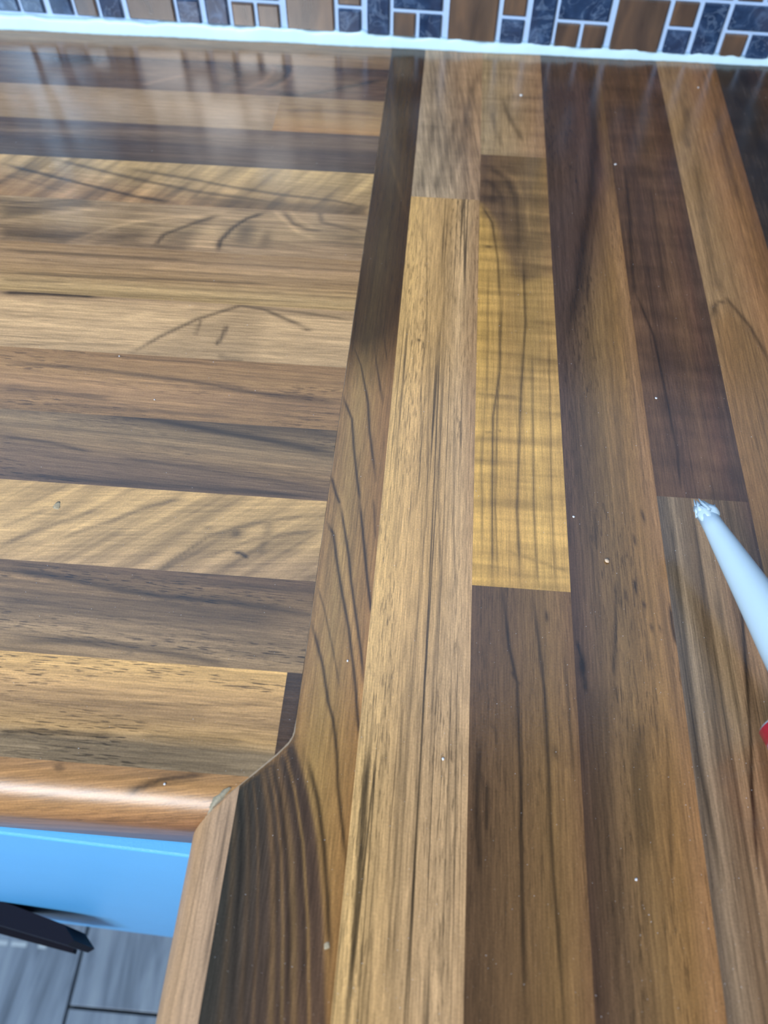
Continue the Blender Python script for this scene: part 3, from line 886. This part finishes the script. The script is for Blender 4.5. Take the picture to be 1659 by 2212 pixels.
mS = wood('stave_row_m_end', [(0, (64, 54, 46)), (1, (70, 58, 48))], streak=.4, line=.2, curl=.3, to=(74, 67, 60))
left_stave(11, 'stave', mS, x0=-0.0338, nu=12, yend=float(np.interp(-0.0338 + GAP, _jx, _jy)) + 0.00002)

# front nosing stave of the left worktop
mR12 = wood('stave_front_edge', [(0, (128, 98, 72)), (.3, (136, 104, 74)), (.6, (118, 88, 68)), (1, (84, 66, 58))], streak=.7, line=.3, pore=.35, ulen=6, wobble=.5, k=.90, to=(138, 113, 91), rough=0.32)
flatR = (Y12 - YE) - RB
LR = flatR + FL + (TW - RB)


def posR(A, B):
    off, z = nose(B * LR, flatR)
    Y = Y12 - off
    X = np.where(A < 0.05, XL + (-0.42 - XL) * A / 0.05, -0.42 + (xl(Y) + 0.42) * (A - 0.05) / 0.95)
    return X, Y, z


stave('stave', 170, 40, posR, lambda A, B, X, Y: (X + 1.0, B * LR), mR12, wl,
      [('d', [(271, 1713), (312, 1697), (353, 1683), (450, 1672)], 1.5, .6), ('d', [(120, 1655), (135, 1660)], 1.5, .5)],
      warp=lambda u, v: .16 * (u - .9), bottom=botI2)
# parts keep their world place under the worktop empties
for e in (wl, wr):
    inv = Matrix.Translation(e.location).inverted()
    for c in e.children: c.matrix_parent_inverse = inv

# thin line of filler along the joint
m_fill = plain('pale_joint_filler', lin((150, 132, 108)), 0.5, 0.2, 900)
pts = []
for i in range(90): pts.append((XJ, 0.0 - 0.5655 * i / 89))
for y in np.linspace(-0.5655, -0.5985, 40)[1:]: pts.append((float(xj(y)), float(y)))
vs, fs = [], []
rnd = random.Random(3)
for i, (x, y) in enumerate(pts):
    hw = (0.00002 + 0.00009 * rnd.random() ** 2) if y > -0.562 else (0.00022 + 0.00016 * rnd.random() if y > -0.585 else .00014)
    d = np.array(pts[min(i + 1, len(pts) - 1)]) - np.array(pts[max(i - 1, 0)])
    d = d / np.linalg.norm(d); nx, ny = -d[1], d[0]
    vs += [(x + nx * hw, y + ny * hw, -0.001), (x + nx * hw, y + ny * hw, 0.00008), (x - nx * hw, y - ny * hw, 0.00008), (x - nx * hw, y - ny * hw, -0.001)]
for i in range(len(pts) - 1):
    for j in range(3):
        a = i * 4 + j; fs.append((a, a + 4, a + 5, a + 1))
o = mesh_obj('joint_filler', vs, fs, m_fill)
tag(o, 'thin pale filler line along the mitred joint between the worktops', 'filler')


def blob(name, c, rad, mat, seed, flat=0.5, jag=0.35, parent=None, sub=2):
    bm = bmesh.new()
    bmesh.ops.create_icosphere(bm, subdivisions=sub, radius=1.0)
    r = random.Random(seed)
    for v in bm.verts:
        k = 1 + r.uniform(-jag, jag)
        v.co = Vector((c[0] + v.co.x * rad[0] * k, c[1] + v.co.y * rad[1] * k, c[2] + v.co.z * rad[2] * k))
    return bm_obj(name, bm, mat, parent, True)


m_green = plain('grey_green_filler', lin((142, 134, 112)), 0.6, 0.25, 900, 0.4, 1500)
m_spot = plain('dull_sealant_spot', lin((158, 144, 116)), 0.6, 0.3, 1200)
m_white = plain('dried_sealant', lin((196, 196, 188)), 0.5, 0.15, 900, 0.4, 1500)
# smear of filler on the rounded corner
vs, fs = [], []
rnd = random.Random(8)
for i in range(9):
    t = i / 8
    p = hit(497 - 62 * t, 1702 + 66 * t)
    off = max(0.0, p[1] * -1 - (-(YE + RB)))
    z = 0.0002 if off <= 0 else -RB + math.sqrt(max(RB ** 2 - min(off, RB * .98) ** 2, 0)) + 0.0003
    wd = (0.0006 + 0.0022 * math.sin(math.pi * t)) * rnd.uniform(.7, 1.2)
    vs += [(p[0] + 0.0006, p[1], z), (p[0] - wd, p[1] + wd * .3, z + 0.0001), (p[0] - wd, p[1] + wd * .3, z - 0.0006), (p[0] + 0.0006, p[1], z - 0.0006)]
for i in range(8):
    for j in range(4):
        a, b = i * 4 + j, i * 4 + (j + 1) % 4
        fs.append((a, a + 4, b + 4, b))
o = mesh_obj('filler_smear', vs, fs, m_green, None, True)
tag(o, 'grey-green filler smear on the rounded front edge at the mitred corner', 'filler')
o = blob('sealant_blob', (-0.0600, -0.6045, -0.0150), (.0016, .0014, .0065), m_white, 5, jag=.25)
tag(o, 'whitish dried sealant lump in the inner corner above the blue drawer', 'sealant')
o = blob('sealant_spot', tuple(hit(123, 1092)), (.0017, .0026, .00012), m_spot, 6, jag=.3)
tag(o, 'small star-shaped dried sealant spot on the golden crosswise stave', 'sealant')
o = blob('sealant_spot', tuple(hit(706, 2043)), (.0011, .0014, .00012), m_spot, 7, jag=.25)
tag(o, 'small grey dried sealant spot on the dark stave at the bottom', 'sealant')

# ------------------------------------------------------------------ sealant cartridge lying on the right worktop
m_noz = plain('white_plastic_nozzle', (0.43, 0.58, 0.68), 0.35, 0.02, 40)
m_red = NT('red_printed_label')
oo = m_red.obj()
sp_ = m_red.t.nodes.new('ShaderNodeSeparateXYZ'); m_red.t.links.new(oo, sp_.inputs[0])
wv = m_red.math('ADD', sp_.outputs[2], m_red.math('MULTIPLY', m_red.noise(oo, 45.0, 2.0), 0.01))
st = m_red.maprange(m_red.math('ABSOLUTE', m_red.math('SUBTRACT', m_red.math('FRACT', m_red.math('MULTIPLY', wv, 55.0)), .5)), .03, .06, 1, 0)
m_red.put(m_red.b.inputs['Base Color'], m_red.mix(m_red.math('MULTIPLY', st, .8), tuple(lin((196, 22, 52))) + (1,), tuple(lin((225, 205, 220))) + (1,)))
m_red.b.inputs['Roughness'].default_value = 0.3
m_red = m_red.m
AX0 = np.array([0.15284, -0.46594, 0.0266]); AXD = np.array([0.3454, -0.93845, 0.0])
root = empty('sealant_cartridge', tuple(AX0 + AXD * 0.20 - np.array([0, 0, .0266])))
tag(root, 'white-nozzled sealant cartridge with a red label lying at the right edge', 'cartridge')
rot = Vector(AXD).to_track_quat('Z', 'Y').to_matrix().to_4x4()


def lathe(name, prof, mat, segs=40, at=0.0, parent=None, squash=None):
    bm = bmesh.new()
    rings = []
    for s, r in prof:
        ring = []
        for i in range(segs):
            a = 2 * math.pi * i / segs
            ring.append(bm.verts.new((r * math.cos(a), r * math.sin(a), s)))
        rings.append(ring)
    for a, b in zip(rings, rings[1:]):
        for i in range(segs):
            bm.faces.new((a[i], a[(i + 1) % segs], b[(i + 1) % segs], b[i]))
    bm.faces.new(rings[0][::-1]); bm.faces.new(rings[-1])
    o = bm_obj(name, bm, mat, parent, True)
    o.matrix_world = Matrix.Translation(Vector(AX0)) @ rot
    if parent: o.matrix_parent_inverse = Matrix.Translation(parent.location).inverted()
    return o


lathe('nozzle', [(-0.0085, .0034), (-0.0083, .0042), (0.0, .0047), (.010, .0058), (.0375, .0085), (.060, .0108), (.074, .0120), (.076, .0135), (.082, .0135)], m_noz, parent=root)
lathe('shoulder', [(.082, .010), (.084, .016), (.0862, .0250), (.0866, .0256)], m_noz, parent=root)
lathe('label', [(.0866, .0252), (.0872, .0262), (.27, .0262), (.2705, .0252)], m_red, parent=root)
lathe('tail_rim', [(.2705, .0250), (.274, .0264), (.277, .0264), (.2775, .0250)], m_noz, parent=root)
# torn sealant left on the cut tip
bm = bmesh.new()
bmesh.ops.create_icosphere(bm, subdivisions=3, radius=1.0)
r = random.Random(12)
for v in bm.verts:
    k = 1 + 0.14 * math.sin(v.co.x * 7 + v.co.y * 5) + r.uniform(-.06, .06)
    s = v.co.z
    if s < -0.3: k *= 1 + 0.25 * math.sin(v.co.x * 9)
    v.co = Vector((v.co.x * .0049 * k, v.co.y * .0049 * k, -0.0078 + s * .0050 * k))
tip = bm_obj('sealant_tip', bm, m_noz, root, True)
tip.matrix_world = Matrix.Translation(Vector(AX0)) @ rot
tip.matrix_parent_inverse = Matrix.Translation(root.location).inverted()
for k_, (a, l, t) in enumerate([(0.2, .0075, .0013), (0.9, .0060, .0014), (1.7, .0085, .0012), (2.5, .0065, .0013), (3.3, .0090, .0011), (4.2, .0060, .0012), (5.2, .0080, .0012)]):
    bm = bmesh.new()
    bmesh.ops.create_cone(bm, segments=6, radius1=t * 1.4, radius2=t * .15, depth=l, cap_ends=True)
    for v in bm.verts:
        v.co = Vector((v.co.x + (.0026 - .25 * v.co.z) * math.cos(a), v.co.y + (.0026 - .25 * v.co.z) * math.sin(a), -v.co.z - .0122 + .0006 * math.sin(9 * a)))
    s_ = bm_obj('sealant_wisp', bm, m_noz, tip, True)

# ------------------------------------------------------------------ blue drawer below the left worktop
m_blue = plain('blue_painted_front', lin((98, 182, 240)), 0.32, 0.03, 30, 0.15, 900)
dr = empty('drawer', (-0.40, -0.58, -0.40))
tag(dr, 'bright blue painted drawer front below the left worktop edge', 'drawer')
DA, DB = np.array([-0.15, -0.6078]), np.array([-0.07, -0.6105])
dd = (DB - DA) / np.linalg.norm(DB - DA); dn = np.array([-dd[1], dd[0]])
def drp(s, dep): return DA + dd * s + dn * dep
zt, zb = -0.0395, -0.401
fr = bmesh.new()
bm_box(fr, (-0.60, 0.0, zb), (0.084, 0.019, zt), 0.0012)
for v in fr.verts:
    p = drp(v.co.x, v.co.y); v.co.x, v.co.y = p[0], p[1]
o = bm_obj('drawer_front', fr, m_blue, dr); o.matrix_parent_inverse = Matrix.Translation(dr.location).inverted()
m_carc = plain('white_carcass', (0.62, 0.66, 0.70), 0.5)
bx = bmesh.new(); bm_box(bx, (-0.72, -0.5655, -0.395), (-0.0705, -0.12, -0.05))
o = bm_obj('drawer_box', bx, m_carc, dr); o.matrix_parent_inverse = Matrix.Translation(dr.location).inverted()
m_navy = plain('near_black_navy_plastic', (0.003, 0.003, 0.010), 0.6, spec=0.2)
ZB = -0.30
q = [tuple(hit(px, py, ZB)[:2]) for px, py in [(-260, 1850), (0, 1945), (138, 1997), (160, 2032), (144, 2041), (0, 1998), (-260, 1925)]]
o = prism('dark_bar', q[::-1], ZB - 0.05, ZB, m_navy, dr); o.matrix_parent_inverse = Matrix.Translation(dr.location).inverted()  # unidentified near-black object, built as a bar on the drawer front
o['label'] = 'near-black bar across the lower left of the drawer front'
q = [tuple(hit(px, py, ZB - 0.05)[:2]) for px, py in [(-260, 1900), (0, 1985), (140, 2030), (160, 2050), (157, 2059), (0, 2017), (-260, 1950)]]
lp_ = prism('lip', q[::-1], ZB - 0.058, ZB - 0.05, m_navy, o)
m_strip = plain('pale_strip', lin((190, 205, 212)), 0.5, .1, 200)  # unidentified white dashes, built as thin strips lying on the floor
for (a, b), lb in zip([(-.510, -.489), (-.484, -.463), (-.447, -.436)],
                      ['leftmost of three short white strips on the floor below the dark bar', 'middle of three short white strips on the floor below the dark bar',
                       'shortest right-hand white strip on the floor below the dark bar']):
    bm = bmesh.new(); bm_box(bm, (a, -.5880, floor_z), (b, -.5825, floor_z + .0006))
    tag(bm_obj('white_strip', bm, m_strip), lb, 'strip', 'white strips on the floor')

# ------------------------------------------------------------------ crumbs and dust on the worktops
m_crumb = plain('white_crumb', (0.75, 0.76, 0.76), 0.6)
m_flake = plain('wood_flake', lin((214, 186, 156)), 0.6)


def crumb(px, py, r, mat, lb, seed, name='crumb'):
    p = hit(px, py); r *= .001
    o = blob(name, (p[0], p[1], r * .5), (r, r, r * .55), mat, seed, jag=.3, sub=1)
    tag(o, lb, 'crumb', 'crumbs on the worktops')


crumb(1125, 207, 1.3, m_crumb, 'white crumb on the light stave close to the tiled wall', 1)
crumb(1310, 1213, 1.3, m_flake, 'pale wood flake on the worktop left of the nozzle', 2, 'wood_flake')
crumb(1329, 356, .9, m_crumb, 'larger white crumb between the two dark staves below the wall', 3)
crumb(1417, 861, .8, m_crumb, 'white crumb on the dark brown stave above the nozzle', 4)
crumb(1239, 1117, .6, m_crumb, 'white crumb at the end of the golden curly stave', 5)
crumb(1374, 1900, .6, m_crumb, 'white crumb on the brown stave near the bottom right', 6)
crumb(1508, 190, .9, m_crumb, 'whitish crumb on the light stave at the far right by the wall', 7)
crumb(334, 864, .5, m_crumb, 'white crumb on the reddish crosswise stave', 8)
crumb(258, 770, .5, m_crumb, 'white crumb at the edge of the tan crosswise stave', 9)
crumb(957, 1640, .7, m_crumb, 'tiny white sliver on the long light stave', 10)
crumb(751, 1428, .5, m_crumb, 'tiny white sliver on the narrow stave by the joint', 11)
crumb(356, 1694, .5, m_crumb, 'tiny white crumb on the rounded front edge of the left worktop', 12)
rnd = random.Random(77)
vs, fs = [], []
for i in range(5200):
    px, py = rnd.uniform(0, 1659), rnd.uniform(150, 2212)
    if rnd.random() > 0.35 + 0.65 * (px / 1659) * (py / 2212): continue
    p = hit(px, py)
    if p[1] < -0.59 and p[0] < -0.05: continue
    r = 0.00005 + 0.00015 * rnd.random() ** 4
    a = rnd.uniform(0, 6.28); el = rnd.uniform(.5, 1.6)
    n = len(vs)
    for j in range(3):
        b = a + j * 2.094
        vs.append((p[0] + r * math.cos(b) * el, p[1] + r * math.sin(b), 0.00001))
    vs.append((p[0], p[1], r * 1.0))
    fs += [(n, n + 1, n + 3), (n + 1, n + 2, n + 3), (n + 2, n, n + 3)]
o = mesh_obj('dust', vs, fs, m_crumb)
tag(o, 'fine pale sanding dust scattered over both worktops', 'dust', None, 'stuff')
